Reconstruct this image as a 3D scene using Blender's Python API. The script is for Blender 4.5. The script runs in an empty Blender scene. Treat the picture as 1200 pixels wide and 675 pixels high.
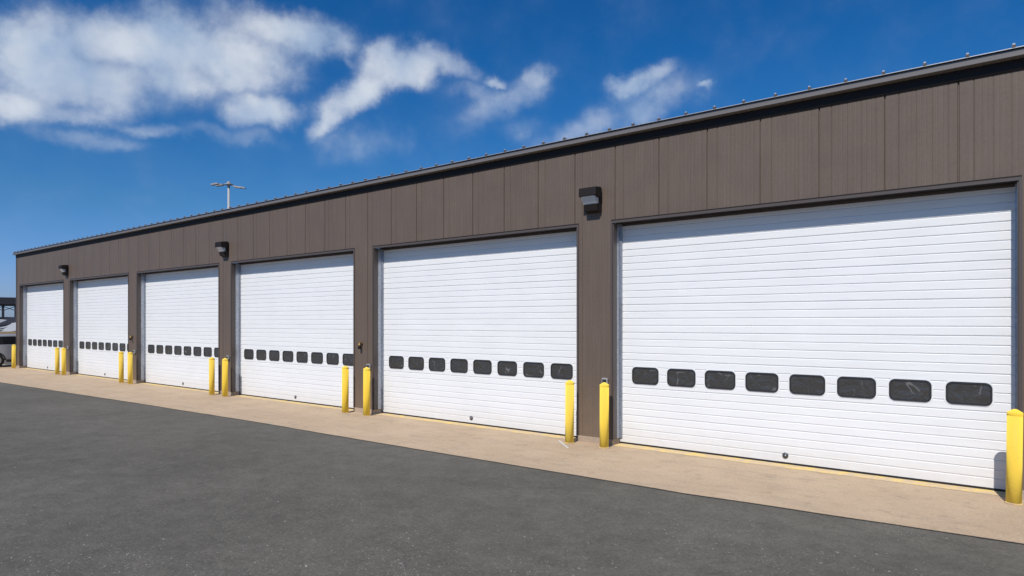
import bpy, bmesh, math, random
from mathutils import Vector, Matrix
R = math.radians
random.seed(7)
scene = bpy.context.scene
COL = scene.collection

# ------------------------------------------------------------ camera geometry
H = 2.36                    # eye height
F = 782.0                   # focal length in photo pixels (1200 wide)
CY, HOR = 337.5, 378.0
CAM = Vector((0.0, -11.24, H))
YAW = math.atan2(.622, .783)
RX = Vector((math.cos(YAW), math.sin(YAW), 0))     # camera right
FW = Vector((-math.sin(YAW), math.cos(YAW), 0))    # camera forward

def px_ground(x, y):
    z = F * H / (y - HOR)
    p = RX * ((x - 600) * z / F) + FW * z
    return Vector((p.x + CAM.x, p.y + CAM.y, 0))

def px_at(x, z):            # ground point under pixel column x at forward distance z
    p = RX * ((x - 600) * z / F) + FW * z
    return Vector((p.x + CAM.x, p.y + CAM.y, 0))

def s_on(x, y0):            # where pixel column x meets the vertical plane Y = y0
    n = y0 - CAM.y
    d = RX * (x - 600) + FW * F
    return d.x / d.y * n

# ------------------------------------------------------------ materials
def mat(name, color=(.5, .5, .5), rough=.6, metal=0., spec=.5):
    m = bpy.data.materials.new(name); m.use_nodes = True
    b = m.node_tree.nodes['Principled BSDF']
    b.inputs['Base Color'].default_value = (*color, 1)
    b.inputs['Roughness'].default_value = rough
    b.inputs['Metallic'].default_value = metal
    b.inputs['Specular IOR Level'].default_value = spec
    return m

class G:
    def __init__(s, m):
        s.t = m.node_tree; s.b = s.t.nodes['Principled BSDF']; s._co = None
    def n(s, kind, **kw):
        x = s.t.nodes.new(kind)
        for k, v in kw.items(): setattr(x, k, v)
        return x
    def l(s, a, b): s.t.links.new(a, b)
    def co(s):
        if not s._co: s._co = s.n('ShaderNodeNewGeometry').outputs['Position']
        return s._co
    def mapping(s, scale=(1, 1, 1), rot=(0, 0, 0)):
        m = s.n('ShaderNodeMapping'); s.l(s.co(), m.inputs[0])
        m.inputs['Scale'].default_value = scale; m.inputs['Rotation'].default_value = rot
        return m.outputs[0]
    def noise(s, scale, detail=5, rough=.55, vec=None, dist=0):
        x = s.n('ShaderNodeTexNoise'); s.l(vec or s.co(), x.inputs['Vector'])
        x.inputs['Scale'].default_value = scale; x.inputs['Detail'].default_value = detail
        x.inputs['Roughness'].default_value = rough; x.inputs['Distortion'].default_value = dist
        return x.outputs['Fac']
    def ramp(s, f, stops):
        x = s.n('ShaderNodeValToRGB'); s.l(f, x.inputs[0]); e = x.color_ramp.elements
        while len(e) < len(stops): e.new(.5)
        for q, (p, c) in zip(e, stops):
            q.position = p; q.color = (*c, 1) if isinstance(c, tuple) else (c, c, c, 1)
        return x.outputs[0]
    def mix(s, f, a, b, blend='MIX'):
        x = s.n('ShaderNodeMix', data_type='RGBA', blend_type=blend)
        for v, i in ((f, 0), (a, 6), (b, 7)):
            if isinstance(v, (int, float)): x.inputs[i].default_value = v if i == 0 else (v, v, v, 1)
            elif isinstance(v, tuple): x.inputs[i].default_value = (*v, 1)
            else: s.l(v, x.inputs[i])
        return x.outputs[2]
    def math(s, op, a, b=0., c=0.):
        x = s.n('ShaderNodeMath', operation=op)
        for v, i in ((a, 0), (b, 1), (c, 2)):
            if isinstance(v, (int, float)): x.inputs[i].default_value = v
            else: s.l(v, x.inputs[i])
        return x.outputs[0]
    def bump(s, h, strength=.3, dist=.01):
        x = s.n('ShaderNodeBump'); s.l(h, x.inputs['Height'])
        x.inputs['Strength'].default_value = strength; x.inputs['Distance'].default_value = dist
        s.l(x.outputs[0], s.b.inputs['Normal'])
    def color(s, c): s.l(c, s.b.inputs['Base Color'])
    def roughness(s, c): s.l(c, s.b.inputs['Roughness'])

def m_asphalt():
    m = mat('asphalt', rough=.85, spec=.35); g = G(m)
    big = g.ramp(g.noise(.22, 4), [(.3, (.108, .099, .081)), (.7, (.152, .139, .114))])
    mid = g.ramp(g.noise(2.2, 9, .78), [(.3, .74), (.72, 1.24)])
    c = g.mix(1., big, mid, 'MULTIPLY')
    fine = g.ramp(g.noise(34, 6, .8), [(.3, .5), (.5, 1.), (.68, 1.7)])
    c = g.mix(.65, c, fine, 'MULTIPLY')
    # pale stone chips showing in patches
    v = g.n('ShaderNodeTexVoronoi'); g.l(g.co(), v.inputs['Vector']); v.inputs['Scale'].default_value = 17
    chips = g.ramp(v.outputs['Distance'], [(.16, 1.), (.26, 0.)])
    sep = g.n('ShaderNodeSeparateColor'); g.l(v.outputs['Color'], sep.inputs[0])
    pick = g.ramp(sep.outputs[0], [(.80, 0.), (.9, 1.)])
    patch = g.ramp(g.noise(.9, 5, .6), [(.46, .05), (.66, 1.)])
    f = g.math('MULTIPLY', g.math('MULTIPLY', chips, pick), patch)
    c = g.mix(g.math('MULTIPLY', f, .8), c, (.22, .217, .213))
    # dust carried off the concrete near the apron
    c = g.mix(g.ramp(g.noise(.55, 6, .65), [(.52, 0.), (.78, .20)]), c, (.19, .165, .14))
    g.color(c)
    h = g.math('ADD', g.noise(40, 5, .75), g.math('MULTIPLY', g.noise(9, 6, .6), 1.4))
    g.bump(h, .9, .012)
    return m

def m_concrete(name='concrete', base=(.475, .348, .23), hi=(.585, .445, .302)):
    m = mat(name, rough=.85, spec=.3); g = G(m)
    c = g.ramp(g.noise(.8, 6, .6), [(.25, base), (.75, hi)])
    # tyre and drag streaks along the apron
    st = g.noise(1.3, 8, .72, g.mapping((.7, 2.4, 1), (0, 0, .08)), .8)
    c = g.mix(g.ramp(st, [(.5, 0.), (.72, .5)]), c, (.33, .26, .19))
    c = g.mix(g.ramp(g.noise(3.5, 7, .7), [(.54, 0.), (.68, .5)]), c, (.31, .235, .165))
    c = g.mix(g.ramp(g.noise(11, 4, .6), [(.70, 0.), (.76, .4)]), c, (.62, .52, .40))
    c = g.mix(.7, c, g.ramp(g.noise(26, 6, .75), [(.3, .7), (.7, 1.25)]), 'MULTIPLY')
    g.color(c); g.bump(g.math('ADD', g.noise(40, 5, .7), g.noise(7, 5)), .5, .006)
    return m

def m_siding():
    m = mat('bronze_siding', rough=.5, spec=.4); g = G(m)
    c = g.ramp(g.noise(.5, 5, .6), [(.3, (.124, .090, .068)), (.7, (.140, .103, .078))])
    st = g.noise(3.2, 5, .6, g.mapping((5, 1, .25)))
    c = g.mix(g.ramp(st, [(.45, 0.), (.8, .3)]), c, (.185, .155, .132))
    st2 = g.noise(2.0, 5, .7, g.mapping((9, 1, .12)))
    c = g.mix(g.ramp(st2, [(.58, 0.), (.8, .3)]), c, (.075, .06, .054))
    c = g.mix(.35, c, g.ramp(g.noise(24, 5, .7), [(.3, .75), (.7, 1.25)]), 'MULTIPLY')
    # splashed dust low on the pillars
    sp = g.n('ShaderNodeSeparateXYZ'); g.l(g.co(), sp.inputs[0])
    low = g.math('MULTIPLY', g.ramp(g.math('MULTIPLY', sp.outputs[2], .6), [(0., 1.), (.75, 0.)]), g.noise(5, 6, .7))
    c = g.mix(g.math('MULTIPLY', low, .75), c, (.25, .18, .115))
    g.color(c); g.roughness(g.ramp(g.noise(2, 4), [(.3, .42), (.7, .6)]))
    g.bump(g.noise(1.6, 4), .12, .02)
    return m

def m_door():
    m = mat('white_door_paint', rough=.42, spec=.4); g = G(m)
    c = g.ramp(g.noise(1.2, 4), [(.3, (.80, .80, .79)), (.7, (.83, .83, .82))])
    st = g.noise(2.4, 6, .7, g.mapping((.5, 1, 7)))
    c = g.mix(g.ramp(st, [(.52, 0.), (.8, .3)]), c, (.62, .63, .65))
    sp = g.n('ShaderNodeSeparateXYZ'); g.l(g.co(), sp.inputs[0])
    low = g.math('MULTIPLY', g.ramp(sp.outputs[2], [(0., 1.), (.5, 0.)]), g.noise(7, 6, .7))
    c = g.mix(g.math('MULTIPLY', low, .45), c, (.55, .45, .33))
    drip = g.noise(3, 5, .7, g.mapping((7, 1, .35)))
    c = g.mix(g.ramp(drip, [(.6, 0.), (.8, .16)]), c, (.55, .56, .58))
    g.color(c); g.bump(g.noise(1.3, 3, .5, g.mapping((1, 1, 3.2))), .25, .03)
    return m

def m_yellow(name, worn=False):
    m = mat(name, rough=.6, spec=.2); g = G(m); g.b.inputs['Diffuse Roughness'].default_value = 1.
    oi = g.n('ShaderNodeObjectInfo')
    y = g.mix(g.noise(6, 5, .6), (.95, .70, .07), (.90, .64, .07))
    if not worn:
        y = g.mix(g.math('MULTIPLY', oi.outputs['Random'], .35), y, (.88, .70, .18))
        y = g.mix(g.ramp(g.noise(22, 6, .75), [(.60, 0.), (.68, .5)]), y, (.52, .38, .12))
        sp = g.n('ShaderNodeSeparateXYZ'); g.l(g.co(), sp.inputs[0])
        low = g.math('MULTIPLY', g.ramp(g.math('MULTIPLY', sp.outputs[2], 2.), [(0., 1.), (.9, 0.)]), g.noise(15, 6, .7))
        y = g.mix(g.math('MULTIPLY', low, .25), y, (.50, .34, .10))
    else:
        e = g.ramp(g.noise(4, 8, .8), [(.40, 0.), (.54, .95)])
        y = g.mix(e, (.72, .50, .13), (.50, .385, .26))
    g.color(y); return m

def m_steel():
    m = mat('galvanised_steel', (.42, .45, .50), .42, .75); g = G(m)
    v = g.n('ShaderNodeTexVoronoi'); g.l(g.co(), v.inputs['Vector']); v.inputs['Scale'].default_value = 30
    sep = g.n('ShaderNodeSeparateColor'); g.l(v.outputs['Color'], sep.inputs[0])
    c = g.mix(sep.outputs[0], (.36, .39, .44), (.50, .53, .58))
    c = g.mix(g.ramp(g.noise(4, 6, .7, g.mapping((1, 1, .3))), [(.5, 0.), (.75, .6)]), c, (.25, .24, .23))
    g.color(c); return m

def m_pane():
    m = mat('acrylic_pane', (.018, .018, .02), .16, 0, .6); g = G(m)
    h = g.math('ADD', g.noise(3.2, 1.5, .5, None, 1.5), g.math('MULTIPLY', g.noise(9, 1.5, .5, None, 3), .22))
    d = g.ramp(g.noise(9, 7, .75), [(.60, 0.), (.78, .3)])
    cv = g.noise(2.0, 1.5, .5, None, 1.3)
    line = g.ramp(g.math('ABSOLUTE', g.math('SUBTRACT', cv, .5)), [(.004, 1.), (.022, 0.)])  # thin curved streaks painting swirly reflections into the pane colour
    line = g.math('MULTIPLY', line, g.ramp(g.noise(3.7, 4, .6), [(.52, 0.), (.60, .6)]))
    g.color(g.mix(line, g.mix(d, (.052, .049, .046), (.17, .165, .16)), (.22, .217, .213)))
    g.bump(h, .5, .05); return m

M = dict(
    asphalt=m_asphalt(), concrete=m_concrete(), siding=m_siding(), door=m_door(), yellow=m_yellow('yellow_paint'),
    worn=m_yellow('worn_yellow_line', True), steel=m_steel(), pane=m_pane(),
    footing=m_concrete('footing_concrete', (.36, .28, .21), (.46, .36, .27)),
    trim=mat('bronze_trim', (.088, .070, .062), .42), eave=mat('eave_trim', (.165, .150, .143), .4),
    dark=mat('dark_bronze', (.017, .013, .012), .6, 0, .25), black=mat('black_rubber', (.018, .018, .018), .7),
    frame=mat('window_frame', (.028, .028, .03), .4), roof=mat('galvalume_roof', (.50, .52, .54), .35, .5),
    tar=mat('tar_joint', (.02, .019, .019), .8), chrome=mat('chrome', (.8, .82, .85), .12, 1.),
    lens=mat('prismatic_lens', (.55, .62, .70), .12, .35), brass=mat('brass', (.55, .36, .14), .35, .8),
    box=mat('grey_metal_box', (.42, .41, .39), .5, .2), pole=mat('pole_paint', (.42, .42, .42), .45),
    lamphead=mat('lamp_head', (.30, .29, .28), .5), silver=mat('silver_car_paint', (.42, .43, .45), .3, .35),
    glass=mat('dark_car_glass', (.012, .013, .015), .08), tyre=mat('tyre', (.02, .02, .02), .8),
    rim=mat('wheel_rim', (.35, .36, .38), .3, .8), red=mat('tail_lamp_red', (.45, .02, .02), .25),
    shed=mat('dark_shed_steel', (.03, .029, .032), .55), sheet=mat('pale_sheet', (.36, .37, .38), .5, .0),
    tan=mat('tan_board', (.42, .30, .17), .8), white=mat('white_plastic', (.66, .65, .61), .5),
)

# ------------------------------------------------------------ mesh helpers
def new_bm(): return bmesh.new()
def box(bm, x0, x1, y0, y1, z0, z1, mi=0, mtx=None):
    vs = [bm.verts.new(Vector(p) if mtx is None else mtx @ Vector(p)) for p in
          ((x0, y0, z0), (x1, y0, z0), (x1, y1, z0), (x0, y1, z0), (x0, y0, z1), (x1, y0, z1), (x1, y1, z1), (x0, y1, z1))]
    for q in ((0, 3, 2, 1), (4, 5, 6, 7), (0, 1, 5, 4), (1, 2, 6, 5), (2, 3, 7, 6), (3, 0, 4, 7)):
        f = bm.faces.new([vs[i] for i in q]); f.material_index = mi
def lathe(bm, prof, cx=0, cy=0, seg=32, mi=0, axis='z', smooth=True):
    rings = []
    for r, z in prof:
        ring = []
        for i in range(seg):
            a = 2 * math.pi * i / seg
            u, v = r * math.cos(a), r * math.sin(a)
            p = {'z': (cx + u, cy + v, z), 'x': (z, cx + u, cy + v), 'y': (cx + u, z, cy + v)}[axis]
            ring.append(bm.verts.new(p))
        rings.append(ring)
    for a, b in zip(rings, rings[1:]):
        for i in range(seg):
            f = bm.faces.new((a[i], a[(i + 1) % seg], b[(i + 1) % seg], b[i])); f.material_index = mi; f.smooth = smooth
    for r_ in (rings[0], rings[-1]):
        try:
            f = bm.faces.new(r_); f.material_index = mi
        except ValueError: pass
def prism(bm, pts, t0, t1, plane='yz', mi=0, mtx=None):
    def P(a, b, t):
        v = {'yz': (t, a, b), 'xz': (a, t, b), 'xy': (a, b, t)}[plane]
        return Vector(v) if mtx is None else mtx @ Vector(v)
    A = [bm.verts.new(P(a, b, t0)) for a, b in pts]; B = [bm.verts.new(P(a, b, t1)) for a, b in pts]
    n = len(pts)
    for i in range(n):
        f = bm.faces.new((A[i], A[(i + 1) % n], B[(i + 1) % n], B[i])); f.material_index = mi
    for q in (A, B[::-1]):
        f = bm.faces.new(q); f.material_index = mi
def rod(bm, a, b, r, seg=10, mi=0):
    a, b = Vector(a), Vector(b); d = b - a
    q = d.to_track_quat('Z', 'Y').to_matrix().to_4x4(); q.translation = a
    rings = [[bm.verts.new(q @ Vector((r * math.cos(6.28318 * i / seg), r * math.sin(6.28318 * i / seg), t))) for i in range(seg)] for t in (0, d.length)]
    for i in range(seg):
        f = bm.faces.new((rings[0][i], rings[0][(i + 1) % seg], rings[1][(i + 1) % seg], rings[1][i])); f.smooth = True; f.material_index = mi
    bm.faces.new(rings[0]).material_index = mi; bm.faces.new(rings[1]).material_index = mi
def rrect(cx, cz, w, h, r, n=6):
    pts = []
    for sx, sz, a0 in ((1, -1, -90), (1, 1, 0), (-1, 1, 90), (-1, -1, 180)):
        for i in range(n + 1):
            a = R(a0 + 90 * i / n)
            pts.append((cx + sx * (w / 2 - r) + r * math.cos(a), cz + sz * (h / 2 - r) + r * math.sin(a)))
    return pts
def obj(name, bm, mats, parent=None, bevel=0, smooth=False):
    bmesh.ops.recalc_face_normals(bm, faces=bm.faces)
    me = bpy.data.meshes.new(name); bm.to_mesh(me); bm.free()
    o = bpy.data.objects.new(name, me); COL.objects.link(o)
    for m in (mats if isinstance(mats, (list, tuple)) else [mats]): me.materials.append(m)
    if parent: o.parent = parent
    if bevel:
        b = o.modifiers.new('Bevel', 'BEVEL'); b.width = bevel; b.segments = 2; b.limit_method = 'ANGLE'; b.angle_limit = R(40)
    return o
def tag(o, label=None, cat=None, group=None, kind=None):
    for k, v in (('label', label), ('category', cat), ('group', group), ('kind', kind)):
        if v: o[k] = v
    return o
def thing(name, label, cat, loc=(0, 0, 0), rz=0, group=None):
    o = bpy.data.objects.new(name, None); COL.objects.link(o); o.empty_display_size = .2
    o.location = loc; o.rotation_euler = (0, 0, rz)
    return tag(o, label, cat, group)
def copy_tree(o, parent=None):
    c = o.copy(); COL.objects.link(c); c.parent = parent
    for ch in list(o.children): copy_tree(ch, c)
    return c

# ------------------------------------------------------------ ground
edge = [(-120, -6.6), (-60, -4.4)] + [(p.x, p.y) for p in (px_ground(*q) for q in
        ((0, 447.8), (150, 470.5), (300, 494), (450, 519.5), (600, 544), (800, 577), (1000, 606.5), (1200, 636)))] + [(14, -2.5)]
def sheet(name, bm_pts, z, m, kind='structure'):
    bm = new_bm(); bm.faces.new([bm.verts.new((x, y, z)) for x, y in bm_pts])
    bmesh.ops.triangulate(bm, faces=bm.faces)
    return tag(obj(name, bm, m), kind=kind)
gb = new_bm(); box(gb, -600, 600, -600, 600, -.6, -.012)
tag(obj('ground', gb, M['asphalt']), kind='structure')
# concrete apron: real slab, top at z = 0
ab = new_bm()
fine = []
for (x0, y0), (x1, y1) in zip(edge, edge[1:]):
    k = max(1, int((x1 - x0) / .4))
    for i in range(k):
        t = i / k; fine.append((x0 + (x1 - x0) * t, y0 + (y1 - y0) * t + random.uniform(-.012, .012)))
fine.append(edge[-1])
prism(ab, fine + [(14, .42), (-120, .42)], -.3, 0., 'xy')
tag(obj('pavement', ab, M['concrete']), kind='structure')
tb = new_bm()
for a, b in zip(fine, fine[1:]):
    w = .030 + random.uniform(-.01, .012)
    tb.faces.new([tb.verts.new(p) for p in ((a[0], a[1] - w, -.007), (b[0], b[1] - .03, -.007), (b[0], b[1] + .004, -.007), (a[0], a[1] + .004, -.007))])
tag(obj('pavement_joint', tb, M['tar']), kind='structure')

# loose stone chips on the asphalt, in drifts
sb = new_bm(); rs = random.Random(11); cnt = 0
cl = [(px_ground(rs.choice([rs.uniform(-150, 500), rs.uniform(-100, 1100)]), rs.choice([rs.uniform(610, 740), rs.uniform(600, 700), rs.uniform(470, 760)])), rs.uniform(.25, .9)) for _ in range(75)]
def edge_y(x):
    for (x0, y0), (x1, y1) in zip(edge, edge[1:]):
        if x0 <= x <= x1: return y0 + (y1 - y0) * (x - x0) / (x1 - x0)
    return -2.5
while cnt < 6000:
    c_, w_ = rs.choice(cl)
    x, y = c_.x + rs.gauss(0, w_), c_.y + rs.gauss(0, w_ * .6)
    if rs.random() < .18: q_ = px_ground(rs.uniform(-200, 1300), rs.uniform(500, 760)); x, y = q_.x, q_.y
    if y > edge_y(x) - .06: continue
    k = rs.uniform(.003, .0085) * (1.7 if rs.random() < .06 else 1)
    a = rs.uniform(0, 6.3); el_ = rs.uniform(1, 1.9)
    P = [(el_, 0, 0), (.2, .8, 0), (-el_, .1, 0), (-.1, -.9, 0), (rs.uniform(-.3, .3), rs.uniform(-.3, .3), rs.uniform(.5, 1.))]
    v = [sb.verts.new((x + k * (p[0] * math.cos(a) - p[1] * math.sin(a)), y + k * (p[0] * math.sin(a) + p[1] * math.cos(a)), -.0125 + k * p[2])) for p in P]
    for i in range(4): sb.faces.new((v[i], v[(i + 1) % 4], v[4]))
    cnt += 1
mg = mat('stone_chips', (.3, .29, .27), .8); gg = G(mg)
gg.color(gg.ramp(gg.noise(40, 2), [(.35, (.13, .124, .112)), (.65, (.32, .305, .28))]))
tag(obj('loose_gravel', sb, mg), kind='stuff')

# ------------------------------------------------------------ garage building
S0, PITCH, OW = -6.46, 7.02, 6.22       # left edge of the nearest opening, bay pitch, opening width
HEAD, WTOP, DY = 4.30, 5.90, .30
XL, XR, DEPTH = -42.13, 9.0, 12.0
opens = [(S0 - PITCH * k, S0 - PITCH * k + OW) for k in range(6)]
bld = thing('garage_building', 'long low brown metal garage building with six white overhead doors', 'garage', (0, 0, 0))

# front wall with ribbed profile
prof = {}
def put(x, d):
    if XL < x < XR: prof[round(x, 4)] = max(d, prof.get(round(x, 4), 0))
k0 = int((XR + .92) / .914) + 1
j = -.92 + .914 * k0
joints = []
while j > XL - 1:
    joints.append(j)
    for o_, d in ((-.013, 0), (-.006, .022), (.006, .022), (.013, 0), (.172, 0), (.176, .008), (.184, .008), (.188, 0)): put(j + o_, d)
    for k in range(4, 13):
        if k == 2: continue
        c = j + .066 * k
        dd = .0012 + .0022 * ((k * 7) % 3 == 0)
        for o_, d in ((-.012, 0), (-.005, dd), (.005, dd), (.012, 0)): put(c + o_, d)
    j -= .914
for a, b in opens: prof.setdefault(round(a, 4), 0); prof.setdefault(round(b, 4), 0)
prof[XL] = 0; prof[XR] = 0
xs = sorted(prof)
wb = new_bm()
for a, b in zip(xs, xs[1:]):
    mid = (a + b) / 2
    zlo = HEAD if any(p < mid < q for p, q in opens) else .115
    wb.faces.new([wb.verts.new(p) for p in ((a, prof[a], zlo), (b, prof[b], zlo), (b, prof[b], WTOP), (a, prof[a], WTOP))])
bmesh.ops.remove_doubles(wb, verts=wb.verts, dist=.0003)
obj('front_wall', wb, M['siding'], bld)
sb = new_bm()       # side and back walls
box(sb, XL, XL + .05, .03, DEPTH, .115, WTOP); obj('side_wall', sb, M['siding'], bld)
sb = new_bm(); box(sb, XR - .05, XR, .03, DEPTH, .115, WTOP); obj('side_wall', sb, M['siding'], bld)
sb = new_bm(); box(sb, XL + .05, XR - .05, DEPTH - .05, DEPTH, .115, WTOP); obj('back_wall', sb, M['siding'], bld)
# footing blocks under the pillars
pill = [(XL, opens[5][0])] + [(opens[k][1], opens[k - 1][0]) for k in range(5, 0, -1)] + [(opens[0][1], XR)]
for a, b in pill:
    f = new_bm(); box(f, a - .0, b + .0, -.012, .27, -.1, .115)
    obj('footing', f, M['footing'], bld, .008)
# eave: fascia, painted shade strip and standing-seam roof
e = new_bm(); prism(e, [(-.14, 5.985), (-.14, 5.925), (-.152, 5.918), (-.152, 5.900), (-.125, 5.893), (.0, 5.893), (.0, 5.985)], XL - .06, XR + .06)
obj('fascia', e, M['eave'], bld)
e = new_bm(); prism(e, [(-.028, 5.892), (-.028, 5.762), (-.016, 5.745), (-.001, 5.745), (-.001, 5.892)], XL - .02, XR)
obj('eave_shade_strip', e, M['dark'], bld)  # added strip, its near-black colour paints the shade under the eave
r = new_bm()
def roof_z(y): return 6.0 + (y + .17) * .035
prism(r, [(-.17, roof_z(-.17)), (-.165, roof_z(-.17) + .010), (DEPTH + .17, roof_z(DEPTH) + .016), (DEPTH + .17, roof_z(DEPTH))], XL - .09, XR + .09)
x = -.19 + .513 * 18 - .1
while x > XL - .05:
    w, h = .014, .05
    xr = x + random.uniform(-.01, .01)
    A = [(-.155, 0), (DEPTH, 0)]
    v = [r.verts.new(p) for p in ((xr - w, -.16, roof_z(-.16) + .009), (xr + w, -.16, roof_z(-.16) + .009), (xr + w, -.15, roof_z(-.15) + h), (xr - w, -.15, roof_z(-.15) + h),
                                 (xr - w, DEPTH, roof_z(DEPTH) + .009), (xr + w, DEPTH, roof_z(DEPTH) + .009), (xr + w, DEPTH, roof_z(DEPTH) + h), (xr - w, DEPTH, roof_z(DEPTH) + h))]
    for q in ((0, 1, 2, 3), (4, 5, 6, 7), (1, 5, 6, 2), (0, 4, 7, 3), (3, 2, 6, 7)): r.faces.new([v[i] for i in q])
    # folded seam end
    box(r, xr - .022, xr + .022, -.172, -.135, roof_z(-.16) + .012, roof_z(-.16) + .046, 1); prism(r, [(xr - .018, roof_z(-.16) + .046), (xr + .020, roof_z(-.16) + .046), (xr + .012, roof_z(-.16) + .068), (xr - .012, roof_z(-.16) + .068)], -.165, -.13, 'xz')
    x -= .513
obj('roof', r, [M['roof'], M['trim']], bld)
for xc, sg in ((XL, 1),):
    c = new_bm(); box(c, XL - .012, XL + .10, -.022, -.001, .115, 5.744); box(c, XL - .012, XL - .001, -.001, .12, .115, 5.744)
    obj('corner_trim', c, M['trim'], bld)

# sectional door prototype, local x = 0 at the left edge of the opening
def door_panel():
    bm = new_bm()
    pts = [(0, .035)]
    z = .035; RIB = .5334 / 4
    k = 1
    while z + RIB * .5 < 4.36:
        zz = .035 + RIB * k
        w, d = (.012, .012) if k % 4 else (.013, .015)
        pts += [(0, zz - w), (d, zz - w * .35), (d, zz + w * .35), (0, zz + w)]
        z = zz; k += 1
        if zz > 4.36: break
    x0, x1 = -.12, OW + .12
    for (a, za), (b, zb) in zip(pts, pts[1:]):
        bm.faces.new([bm.verts.new(p) for p in ((x0, DY + a, za), (x1, DY + a, za), (x1, DY + b, zb), (x0, DY + b, zb))])
    bmesh.ops.remove_doubles(bm, verts=bm.verts, dist=.0002)
    box(bm, x0, x1, DY + .02, DY + .055, .035, 4.36)
    for i in range(8):      # flat embossed pads round the windows
        prism(bm, rrect(.26 + .278 + .7286 * i, 1.345, .60, .365, .10), DY - .0025, DY + .01, 'xz')
    return bm
door = obj('garage_door', door_panel(), M['door'], bld)
for i in range(8):
    w = new_bm(); cx = .26 + .278 + .7286 * i; cz = 1.345
    o_, in_ = rrect(cx, cz, .556, .325, .085), rrect(cx, cz, .505, .274, .06)
    n = len(o_)
    VO = [w.verts.new((a, DY - .004, b)) for a, b in o_]; VO2 = [w.verts.new((a + (cx - a) * .01, DY - .016, b + (cz - b) * .01)) for a, b in o_]
    VI = [w.verts.new((a, DY - .016, b)) for a, b in in_]; VI2 = [w.verts.new((a, DY - .006, b)) for a, b in in_]
    for A, B in ((VO, VO2), (VO2, VI), (VI, VI2)):
        for q in range(n): w.faces.new((A[q], A[(q + 1) % n], B[(q + 1) % n], B[q]))
    f = w.faces.new(VI2); f.material_index = 1
    obj('window', w, [M['frame'], M['pane']], door)
l = new_bm()
lathe(l, [(.001, DY - .022), (.032, DY - .022), (.045, DY - .016), (.050, DY - .004), (.050, DY + .0)], OW / 2, .145, 20, 0, 'y')
lathe(l, [(.001, DY - .034), (.014, DY - .033), (.016, DY - .022)], OW / 2 + .008, .152, 12, 1, 'y')
obj('lock', l, [mat('lock_metal', (.10, .10, .10), .35, .4), M['chrome']], door)
l = new_bm(); box(l, -.1, OW + .1, DY - .002, DY + .04, .004, .030); obj('bottom_seal', l, M['black'], door)

doors = [door]
for k in range(1, 6): doors.append(copy_tree(door, bld))
for k, d in enumerate(doors): d.location = (opens[k][0], 0, 0)

for k, (a, b) in enumerate(opens):
    t = new_bm()        # header trim with its soffit
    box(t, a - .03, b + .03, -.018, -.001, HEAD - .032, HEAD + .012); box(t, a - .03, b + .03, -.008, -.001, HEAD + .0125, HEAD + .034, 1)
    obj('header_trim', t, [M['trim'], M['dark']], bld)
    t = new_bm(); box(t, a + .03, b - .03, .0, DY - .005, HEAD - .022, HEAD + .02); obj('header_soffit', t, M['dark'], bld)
    t = new_bm(); box(t, a + .055, b - .055, DY - .03, DY - .006, HEAD - .066, HEAD - .0225); obj('header_seal', t, M['trim'], bld)
    for x0, sg in ((a, 1), (b, -1)):
        t = new_bm()
        xa, xb = sorted((x0 - sg * .035, x0 + sg * .002)); box(t, xa, xb, -.018, -.001, .117, HEAD - .032)
        xa, xb = sorted((x0 - sg * .01, x0 + sg * .022)); box(t, xa, xb, .0, .13, .117, HEAD - .024)
        obj('jamb_trim', t, M['trim'], bld)
        t = new_bm()
        xa, xb = sorted((x0 - sg * .01, x0 + sg * .012)); box(t, xa, xb, .1305, DY - .006, .117, HEAD - .024)
        xa, xb = sorted((x0 + sg * .0125, x0 + sg * .05)); box(t, xa, xb, DY - .030, DY - .006, .117, HEAD - .024)
        obj('jamb_channel', t, M['steel'], bld)
    # worn yellow threshold line on the slab
    y = new_bm(); y.faces.new([y.verts.new(p) for p in ((a + .02, -.03, .004), (b - .02, .0, .004), (b - .02, DY - .01, .004), (a + .02, DY - .01, .004))])
    tag(obj('painted_line', y, M['worn']), kind='structure')

# ------------------------------------------------------------ wall lights
def make_light():
    t = thing('wall_light', 'x', 'wall light', group='wall lights on the brown pillars')
    b = new_bm(); prism(b, [(0, .0), (-.05, .0), (-.10, .16), (-.06, .48), (0, .48)], -.165, .165, 'yz'); obj('housing', b, M['dark'], t, .008)
    b = new_bm(); prism(b, [(-.061, .485), (-.27, .46), (-.28, .30), (-.10, .27), (-.061, .28)], -.19, .19, 'yz'); obj('hood', b, M['dark'], t, .01)
    b = new_bm(); prism(b, [(-.10, .269), (-.255, .299), (-.15, .155), (-.101, .161)], -.155, .155, 'yz'); obj('lens', b, M['lens'], t, .004)
    b = new_bm(); prism(b, [(-.106, .145), (-.165, .152), (-.13, .03), (-.06, .01)], -.150, .150, 'yz'); obj('lower_cover', b, M['dark'], t, .008)
    return t
wl = make_light()
for i, (xp, lab) in enumerate(((694, 'dark wall light high on the pillar between the two nearest doors, the largest one'),
                               (262, 'dark wall light above the pillar between the third and fourth doors, halfway down the wall'),
                               (76, 'small dark wall light above the farthest pillar, near the left end of the wall'))):
    o = wl if i == 0 else copy_tree(wl)
    o.location = (s_on(xp, -.1) , -.019, 4.50); o['label'] = lab

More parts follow.
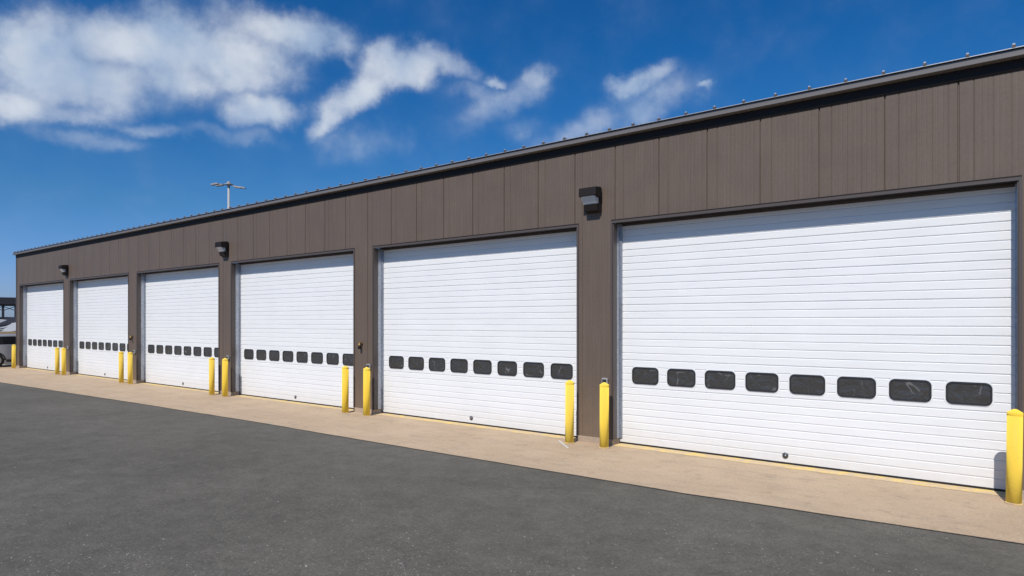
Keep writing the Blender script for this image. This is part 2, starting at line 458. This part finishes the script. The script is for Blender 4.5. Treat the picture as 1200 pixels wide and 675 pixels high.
# ------------------------------------------------------------ pillar boxes and brass fittings
def make_outlet():
    t = thing('outlet_box', 'x', 'outlet box', group='outlet boxes on the pillars')
    b = new_bm(); box(b, -.06, .06, -.055, 0, 0, .12); obj('box_body', b, M['box'], t, .006)
    b = new_bm(); box(b, -.045, .045, -.058, -.0545, .03, .095); obj('cover', b, M['frame'], t)
    return t
ob = make_outlet()
olab = ['between the nearest and second nearest doors', 'left of the second nearest door',
        'between the third and fourth doors from the left', 'between the second and third doors from the left', 'on the pillar between the two farthest doors']
for k in range(5):
    o = ob if k == 0 else copy_tree(ob)
    o.location = (opens[k][0] - .14, -.019, 1.17); o['label'] = 'small grey outlet box on pillar ' + olab[k] if k != 4 else 'tiny grey outlet box ' + olab[4]
def make_tap():
    t = thing('hose_tap', 'x', 'tap', group='brass fittings on the pillars')
    b = new_bm(); lathe(b, [(.03, -.012), (.03, 0.)], 0, 0, 16, 0, 'y'); rod(b, (0, -.01, 0), (0, -.07, .0), .022); rod(b, (0, -.05, .02), (0, -.07, -.05), .028); obj('spout', b, M['brass'], t)
    b = new_bm(); rod(b, (0, -.05, .0), (0, -.05, .04), .010); box(b, -.055, .055, -.08, -.02, .035, .06); obj('handle', b, M['brass'], t, .005)
    b = new_bm(); lathe(b, [(.03, -.04), (.042, -.06), (.038, -.13), (.001, -.13)], 0, -.06, 14); obj('nozzle', b, M['dark'], t)
    return t
tp = make_tap()
for i, (xp, lab) in enumerate(((423, 'small brass tap with dark nozzle on the pillar left of the second nearest door'),
                               (154.6, 'tiny brass tap on the pillar between the second and third doors from the left'))):
    o = tp if i == 0 else copy_tree(tp)
    o.location = (s_on(xp, -.03), -.02, 1.80); o['label'] = lab

# ------------------------------------------------------------ bollards
def make_bollard():
    t = thing('bollard', 'x', 'bollard', group='yellow bollards beside the doors')
    b = new_bm(); lathe(b, [(.086, -.02), (.086, 1.155)], 0, 0, 28); obj('post', b, M['yellow'], t)
    b = new_bm(); lathe(b, [(.0865, 1.150), (.088, 1.153), (.088, 1.186), (.084, 1.192), (.022, 1.230), (.001, 1.234)], 0, 0, 28); obj('cap', b, M['yellow'], t)
    b = new_bm(); lathe(b, [(.0865, -.005), (.098, .002), (.094, .012), (.0865, .018)], 0, 0, 28); obj('base_collar', b, M['worn'], t)
    return t
bo = make_bollard()
blist = [(1188, 590, 'large yellow bollard at the right edge, right of the nearest door'),
         (708, 524, 'yellow bollard at the left side of the nearest door, outlet box behind its top'),
         (667.3, 519.2, 'yellow bollard beside a white strip, at the right edge of the second nearest door'),
         (429.6, 487, 'yellow bollard below the brass tap, at the left side of the second nearest door'),
         (404.6, 483.5, 'yellow bollard in front of the last window of the fourth door from the left'),
         (263.6, 464, 'yellow bollard at the left side of the fourth door from the left'),
         (248.2, 463, 'yellow bollard in front of the right end of the third door from the left'),
         (152.6, 450, 'yellow bollard against the pillar between the second and third doors, right one of its pair'),
         (142.2, 448.5, 'yellow bollard in front of the right end of the second door from the left'),
         (74.7, 440, 'small yellow bollard, right one of the farthest pair'),
         (67.2, 438.8, 'small yellow bollard in front of the right end of the farthest door'),
         (16, 431.3, 'lone yellow bollard before the far left corner, in front of the silver car')]
for i, (xp, yp, lab) in enumerate(blist):
    o = bo if i == 0 else copy_tree(bo)
    yy = -.30 if i else -.35
    o.location = (s_on(xp, yy), yy, 0); o['label'] = lab
    o.rotation_euler = (R(random.uniform(-.5, .5)), R(random.uniform(-.5, .5)), random.uniform(0, 6))

# white strip lying on the apron
p, q = px_ground(655, 517), px_ground(665.5, 525.5)
b = new_bm(); d = (q - p); L = d.length
mt = Matrix.Translation(p) @ Matrix.Rotation(math.atan2(d.y, d.x), 4, 'Z')
box(b, 0, L, -.017, .017, .002, .014, 0, mt)
tag(obj('plastic_strip', b, M['white'], None, .003), 'thin white strip lying on the concrete beside a yellow bollard', 'strip')

# ------------------------------------------------------------ parking lot light beyond the roof
lp = px_at(268, 48); ZT = H + (378 - 217) / F * 48
t = thing('parking_light_pole', 'tall grey pole with four lamp heads rising behind the roof', 'light pole', (lp.x, lp.y, 0), YAW)
b = new_bm(); lathe(b, [(.12, 0), (.08, ZT)], 0, 0, 16); obj('pole', b, M['pole'], t)
b = new_bm(); lathe(b, [(.14, ZT - .02), (.30, ZT + .02), (.30, ZT + .08), (.12, ZT + .14), (.10, ZT + .26), (.001, ZT + .28)], 0, 0, 16); obj('pole_top', b, M['lamphead'], t)
for sx, sy, rz in ((-1, -.35, .06), (-1, .35, .14), (1, -.35, -.16), (1, .35, -.04)):
    b = new_bm(); rod(b, (.1 * sx, 0, ZT + .04), (sx * .62, sy * .9, ZT - .02 + rz), .02); obj('arm', b, M['lamphead'], t)
    b = new_bm(); mt = Matrix.Translation((sx * .80, sy * 1.1, ZT - .09 + rz)) @ Matrix.Rotation(R(9 * sx), 4, 'Y')
    prism(b, [(-.26, -.03), (.26, -.03), (.26, .03), (.12, .08), (-.22, .08), (-.26, .03)], -.14, .14, 'xz', 0, mt); obj('lamp_head', b, M['lamphead'], t, .01)

# ------------------------------------------------------------ silver SUV past the far corner (its side faces the building)
cx, cy = -43.0, s_on(1.5, 0)
wy = -.66
t = thing('parked_car', 'silver car with dark windows parked past the far left corner', 'car', (-43.95, wy, 0))
# local: +x = side toward the viewer, length along y; rear axle at y=0, nose toward +y
def car_section(y, lo, belt, top, wb, wt, bm):
    pts = [(-wb, lo), (-wb - .02, lo + .25), (-wb, belt), (-wt, top - .05), (-wt + .12, top), (wt - .12, top), (wt, top - .05), (wb, belt), (wb + .02, lo + .25), (wb, lo)]
    return [bm.verts.new((x, y, z)) for x, z in pts]
b = new_bm()
secs = [(-.95, .45, 1.02, 1.30, .82, .66), (-.88, .30, 1.16, 1.55, .88, .70), (-.60, .28, 1.20, 1.68, .90, .72), (.5, .26, 1.18, 1.73, .92, .74), (1.5, .26, 1.16, 1.72, .92, .74),
        (2.0, .26, 1.14, 1.50, .92, .72), (2.5, .26, 1.10, 1.16, .92, .80), (3.3, .28, 1.00, 1.04, .90, .76), (3.65, .32, .85, .88, .84, .70), (3.75, .42, .70, .72, .76, .66)]
rings = [car_section(*s_, b) for s_ in secs]
for A, B in zip(rings, rings[1:]):
    for i in range(9): 
        f = b.faces.new((A[i], A[i + 1], B[i + 1], B[i])); f.smooth = False
b.faces.new(rings[0]); b.faces.new(rings[-1])
obj('body', b, M['silver'], t, .03)
for sg in (1, -1):
    b = new_bm()
    for y0, y1, z0, z1 in ((-.70, -.10, 1.22, 1.60), (-.06, .98, 1.20, 1.62), (1.08, 1.85, 1.20, 1.60)):
        def sx(z, y): return sg * (.925 - (z - 1.17) * .35)
        b.faces.new([b.verts.new(p) for p in ((sx(z0, 0), y0 - .03, z0), (sx(z0, 0), y1, z0), (sx(z1, 0), y1 - (.0 if y1 < 1.5 else .28), z1), (sx(z1, 0), y0 + .06, z1))])
    obj('side_window', b, M['glass'], t)
    b = new_bm(); xa, xb = sorted((sg * .93, sg * .955)); box(b, xa, xb, .45, 2.25, .27, .40); obj('sill', b, M['black'], t)
    for y0 in (0, 2.75):
        w = new_bm(); xs_ = [sg * .70, sg * .72, sg * .93, sg * .945]
        lathe(w, [(.30, xs_[0]), (.36, xs_[1]), (.37, xs_[2]), (.33, xs_[3]), (.24, xs_[3])], y0, .37, 24, 0, 'x'); wo = obj('wheel', w, M['tyre'], t)
        w = new_bm(); lathe(w, [(.235, sg * .95), (.20, sg * .93), (.05, sg * .955), (.001, sg * .955)], y0, .37, 20, 0, 'x')
        obj('rim', w, M['rim'], wo)
        a = new_bm()
        for k in range(12):
            a0, a1 = math.pi * k / 12, math.pi * (k + 1) / 12
            a.faces.new([a.verts.new((sg * .944, y0 + r_ * math.cos(q), .37 + r_ * math.sin(q))) for r_, q in ((.37, a0), (.44, a0), (.44, a1), (.37, a1))])
        obj('wheel_arch', a, M['black'], t)
    b = new_bm(); xa, xb = sorted((sg * .62, sg * .80)); box(b, xa, xb, -.97, -.90, .95, 1.2); obj('tail_light', b, M['red'], t, .01)
b = new_bm(); box(b, -.8, .8, -1.02, -.86, .38, .62); obj('bumper', b, M['black'], t, .02)

# ------------------------------------------------------------ dark steel shed and stored things far left
sp = px_at(8, 62)
dv = (sp - CAM); ang = math.atan2(dv.y, dv.x) - math.pi / 2
t = thing('steel_shed', 'dark open steel shed with cross bracing beyond the far left corner', 'shed', (sp.x, sp.y, 0), ang)
def zz(y, Z=62): return H + (378 - y) / F * Z
pxm = 62 / F / math.cos(R(38))   # metres per pixel sideways there (rough)
b = new_bm(); box(b, -9, 3, -.25, 7, zz(357), zz(348.5)); obj('roof', b, M['shed'], t, .03)
PX = [-.28 - .94 * k_ for k_ in range(9)] + [.66, 1.6, 2.54]
for x in PX:
    b = new_bm(); box(b, x - .10, x + .10, -.1, .10, 0, zz(357)); obj('post', b, M['shed'], t)
b = new_bm(); box(b, -9, 3, -.05, .1, zz(378.5), zz(374.8)); obj('rail', b, M['shed'], t)
b = new_bm(); box(b, -9, 3, 6.6, 6.7, 0, zz(371)); obj('back_panel', b, mat('grey_shed_panel', (.20, .20, .21), .7), t)
for x0, x1 in [(q - .94, q) for q in PX]:
    b = new_bm(); rod(b, (x0, 0, zz(359)), (x1, 0, zz(364)), .03); rod(b, (x1, .02, zz(359)), (x0, .02, zz(364)), .03); obj('brace', b, M['shed'], t)

def facing(name, xp, Z, label, cat):
    p_ = px_at(xp, Z); d_ = p_ - CAM
    return thing(name, label, cat, (p_.x, p_.y, 0), math.atan2(d_.y, d_.x) - math.pi / 2)
t = facing('trailer', 8, 52, 'flat trailer stacked with pale metal sheets behind the silver car', 'trailer')
Z = 52
b = new_bm(); box(b, -4, 2, 0, 2, zz(391, Z) - .15, zz(391, Z)); obj('deck', b, M['tan'], t)
for x in (-2.5, -1.7):
    b = new_bm(); lathe(b, [(.001, -.15), (.36, -.15), (.36, .05), (.001, .05)], x, .38, 20, 0, 'y'); obj('wheel', b, M['tyre'], t)
st = facing('sheet_stack', 8, 52.3, 'untidy stack of pale metal sheets lying on the trailer', 'sheets')
b = new_bm()
rr = random.Random(3)
for k in range(9):
    mt = Matrix.Translation((-.9 + rr.uniform(-.6, .6), .8 + .05 * k, zz(390.5, Z) + .14 + k * .085)) @ Matrix.Rotation(R(rr.uniform(-13, 13)), 4, 'Y') @ Matrix.Rotation(R(rr.uniform(-20, 20)), 4, 'Z') @ Matrix.Rotation(R(rr.uniform(15, 35)), 4, 'X')
    box(b, -1.8, 2.0, -.6, .6, 0, .035, k % 4 == 2, mt)
obj('sheets', b, [M['sheet'], M['shed']], st)
w = facing('low_wall', 8, 47, 'low tan wall behind the silver car at the far left', 'wall')
b = new_bm(); box(b, -6, 3, 0, .2, 0, zz(388.5, 47)); obj('wall_body', b, M['tan'], w)

# ------------------------------------------------------------ sky
world = bpy.data.worlds.new('World'); scene.world = world; world.use_nodes = True
nt = world.node_tree; N = nt.nodes; Lk = nt.links.new
bg = N['Background']; out = N['World Output']
EL, AZ = 47, 14
sky = N.new('ShaderNodeTexSky'); sky.sky_type = 'NISHITA'; sky.sun_disc = False
sky.sun_elevation = R(EL); sky.sun_rotation = R(180 - AZ)
sky.air_density = 1.0; sky.dust_density = .4; sky.ozone_density = 3.0
hs = N.new('ShaderNodeHueSaturation'); hs.inputs['Saturation'].default_value = 1.25; hs.inputs['Value'].default_value = 1.0
Lk(sky.outputs[0], hs.inputs['Color']); bg.inputs['Strength'].default_value = .1
tc = N.new('ShaderNodeTexCoord')
sepx = N.new('ShaderNodeSeparateXYZ'); Lk(tc.outputs['Generated'], sepx.inputs[0])
# clearer, deeper air than the sky model's default
tn = N.new('ShaderNodeValToRGB'); Lk(sepx.outputs[2], tn.inputs[0])
ee = tn.color_ramp.elements; ee.new(.157); ee.new(.05)
ee[-1].position = .37
for q, (p, c) in zip(sorted(ee, key=lambda e_: e_.position), ((0, (.46, .62, 1.2)), (.05, (.46, .62, 1.13)), (.157, (.36, .63, .87)), (.37, (.17, .62, .90)))):
    q.position = p; q.color = (*c, 1)
tm = N.new('ShaderNodeMix'); tm.data_type = 'RGBA'; tm.blend_type = 'MULTIPLY'; tm.inputs[0].default_value = 1
Lk(hs.outputs[0], tm.inputs[6]); Lk(tn.outputs[0], tm.inputs[7]); Lk(tm.outputs[2], bg.inputs['Color'])
def wm(op, a, b=0., c=0.):
    x = N.new('ShaderNodeMath'); x.operation = op
    for v, i in ((a, 0), (b, 1), (c, 2)):
        if isinstance(v, (int, float)): x.inputs[i].default_value = v
        else: Lk(v, x.inputs[i])
    return x.outputs[0]
az = wm('ARCTAN2', wm('MULTIPLY', sepx.outputs[0], -1.), sepx.outputs[1])     # to the left of +Y
el = wm('ARCSINE', sepx.outputs[2])
cmb = N.new('ShaderNodeCombineXYZ'); Lk(az, cmb.inputs[0]); Lk(el, cmb.inputs[1])
def wnoise(scale, detail, rough, vec, dist=0.):
    x = N.new('ShaderNodeTexNoise'); Lk(vec, x.inputs['Vector']); x.inputs['Scale'].default_value = scale
    x.inputs['Detail'].default_value = detail; x.inputs['Roughness'].default_value = rough; x.inputs['Distortion'].default_value = dist
    return x
warp = wnoise(12, 6, .6, cmb.outputs[0])
vs = N.new('ShaderNodeVectorMath'); vs.operation = 'MULTIPLY_ADD'; Lk(warp.outputs['Color'], vs.inputs[0])
vs.inputs[1].default_value = (.08, .06, 0); Lk(cmb.outputs[0], vs.inputs[2])
vw = N.new('ShaderNodeVectorMath'); vw.operation = 'ADD'; Lk(vs.outputs[0], vw.inputs[0]); vw.inputs[1].default_value = (-.04, -.03, 0)
def ang_of(x, y):
    d = RX * (x - 600) + FW * F + Vector((0, 0, HOR - y)); d.normalize()
    return math.atan2(-d.x, d.y), math.asin(d.z)
blobs = [  # pixel centre, half width, half height, tilt, weight
    (45, 70, 66, 66, 0, 1.05), (15, 128, 60, 26, 0, .85), (125, 48, 84, 42, 0, .98), (105, 98, 120, 44, 0, .88), (210, 52, 95, 50, 0, 1.), (275, 68, 78, 48, 0, 1.),
    (330, 36, 85, 30, -5, .85), (388, 48, 36, 17, -15, .6), (411, 70, 15, 9, -20, .5), (215, 94, 60, 30, 0, .8), (302, 130, 52, 24, 5, .85), (270, 160, 75, 14, 0, .42),
    (90, 136, 55, 13, 0, .6), (175, 153, 48, 12, 0, .66), (105, 163, 80, 14, 0, .45),
    (475, 76, 60, 30, 8, 1.), (530, 76, 45, 20, -20, .72), (428, 104, 52, 24, 30, .95), (385, 140, 34, 15, 35, .72), (405, 170, 42, 26, 0, .46), (455, 165, 50, 26, 0, .36), (395, 120, 40, 20, 30, .6),
    (577, 99, 16, 10, 0, .8), (590, 122, 62, 24, 22, .58), (628, 92, 22, 20, 30, .55), (600, 152, 60, 18, 0, .38), (560, 112, 40, 20, 0, .45),
    (742, 102, 32, 20, 15, .9), (772, 86, 32, 13, 15, .62), (823, 100, 15, 7, 0, .62), (765, 122, 62, 34, 25, .56), (700, 150, 85, 22, 18, .52), (800, 108, 35, 18, 10, .45)]
acc = None
for x, y, rw, rh, tilt, wgt in blobs:
    a, e = ang_of(x, y); a1, _ = ang_of(x - rw, y); a2, _ = ang_of(x + rw, y); _, e1 = ang_of(x, y - rh); _, e2 = ang_of(x, y + rh)
    m_ = N.new('ShaderNodeMapping'); m_.vector_type = 'TEXTURE'; Lk(vw.outputs[0], m_.inputs[0])
    m_.inputs['Location'].default_value = (a, e, 0); m_.inputs['Rotation'].default_value = (0, 0, -R(tilt)); m_.inputs['Scale'].default_value = ((a1 - a2) / 2, (e1 - e2) / 2, 1)
    ln = N.new('ShaderNodeVectorMath'); ln.operation = 'LENGTH'; Lk(m_.outputs[0], ln.inputs[0])
    # falloff
    mr = N.new('ShaderNodeMapRange'); mr.interpolation_type = 'SMOOTHSTEP'; Lk(ln.outputs['Value'], mr.inputs[0])
    for i, v in enumerate((1.6, .1, 0., wgt)): mr.inputs[i + 1].default_value = v
    acc = mr.outputs[0] if acc is None else wm('SMOOTH_MAX', acc, mr.outputs[0], .24)
fb = wnoise(15, 9, .55, cmb.outputs[0])
fb2 = wnoise(6, 3, .5, cmb.outputs[0])
dens = wm('ADD', acc, wm('MULTIPLY', wm('MULTIPLY', wm('SUBTRACT', fb.outputs['Fac'], .5), 1.0), wm('MINIMUM', wm('MULTIPLY', acc, 1.9), 1.)))
mr = N.new('ShaderNodeMapRange'); mr.interpolation_type = 'SMOOTHSTEP'; Lk(dens, mr.inputs[0])
for i, v in enumerate((.12, .98, 0., .86)): mr.inputs[i + 1].default_value = v
cl_in = wm('MULTIPLY', wm('MULTIPLY', mr.outputs[0], wm('MINIMUM', wm('ADD', wm('MULTIPLY', fb2.outputs['Fac'], 1.2), .40), 1.)), wm('MINIMUM', wm('MULTIPLY', acc, 5.), 1.))
sh = wnoise(11, 5, .5, cmb.outputs[0])
rp = N.new('ShaderNodeValToRGB'); Lk(sh.outputs['Fac'], rp.inputs[0])
rp.color_ramp.elements[0].position = .35; rp.color_ramp.elements[0].color = (.44, .56, .74, 1)
rp.color_ramp.elements[1].position = .62; rp.color_ramp.elements[1].color = (.76, .81, .88, 1)
bg2 = N.new('ShaderNodeBackground'); Lk(rp.outputs[0], bg2.inputs[0]); bg2.inputs[1].default_value = .95
mx = N.new('ShaderNodeMixShader'); Lk(cl_in, mx.inputs[0]); Lk(bg.outputs[0], mx.inputs[1]); Lk(bg2.outputs[0], mx.inputs[2]); Lk(mx.outputs[0], out.inputs[0])

sun = bpy.data.lights.new('sun', 'SUN'); sun.energy = 3.95; sun.angle = R(.53); sun.color = (1, .955, .90)
so = bpy.data.objects.new('sun', sun); COL.objects.link(so)
sd = Vector((math.sin(R(AZ)) * math.cos(R(EL)), -math.cos(R(AZ)) * math.cos(R(EL)), math.sin(R(EL))))
so.rotation_euler = sd.to_track_quat('Z', 'Y').to_euler(); so.location = sd * 50

# ------------------------------------------------------------ camera
cam = bpy.data.cameras.new('camera'); co = bpy.data.objects.new('camera', cam); COL.objects.link(co)
cam.sensor_width = 36; cam.lens = F / 1200 * 36; cam.shift_y = (HOR - CY) / 1200; cam.clip_end = 3000
co.location = CAM; co.rotation_euler = (R(90), 0, YAW)
scene.camera = co
scene.view_settings.view_transform = 'Standard'; scene.view_settings.look = 'None'
scene.view_settings.exposure = 0; scene.view_settings.gamma = 1
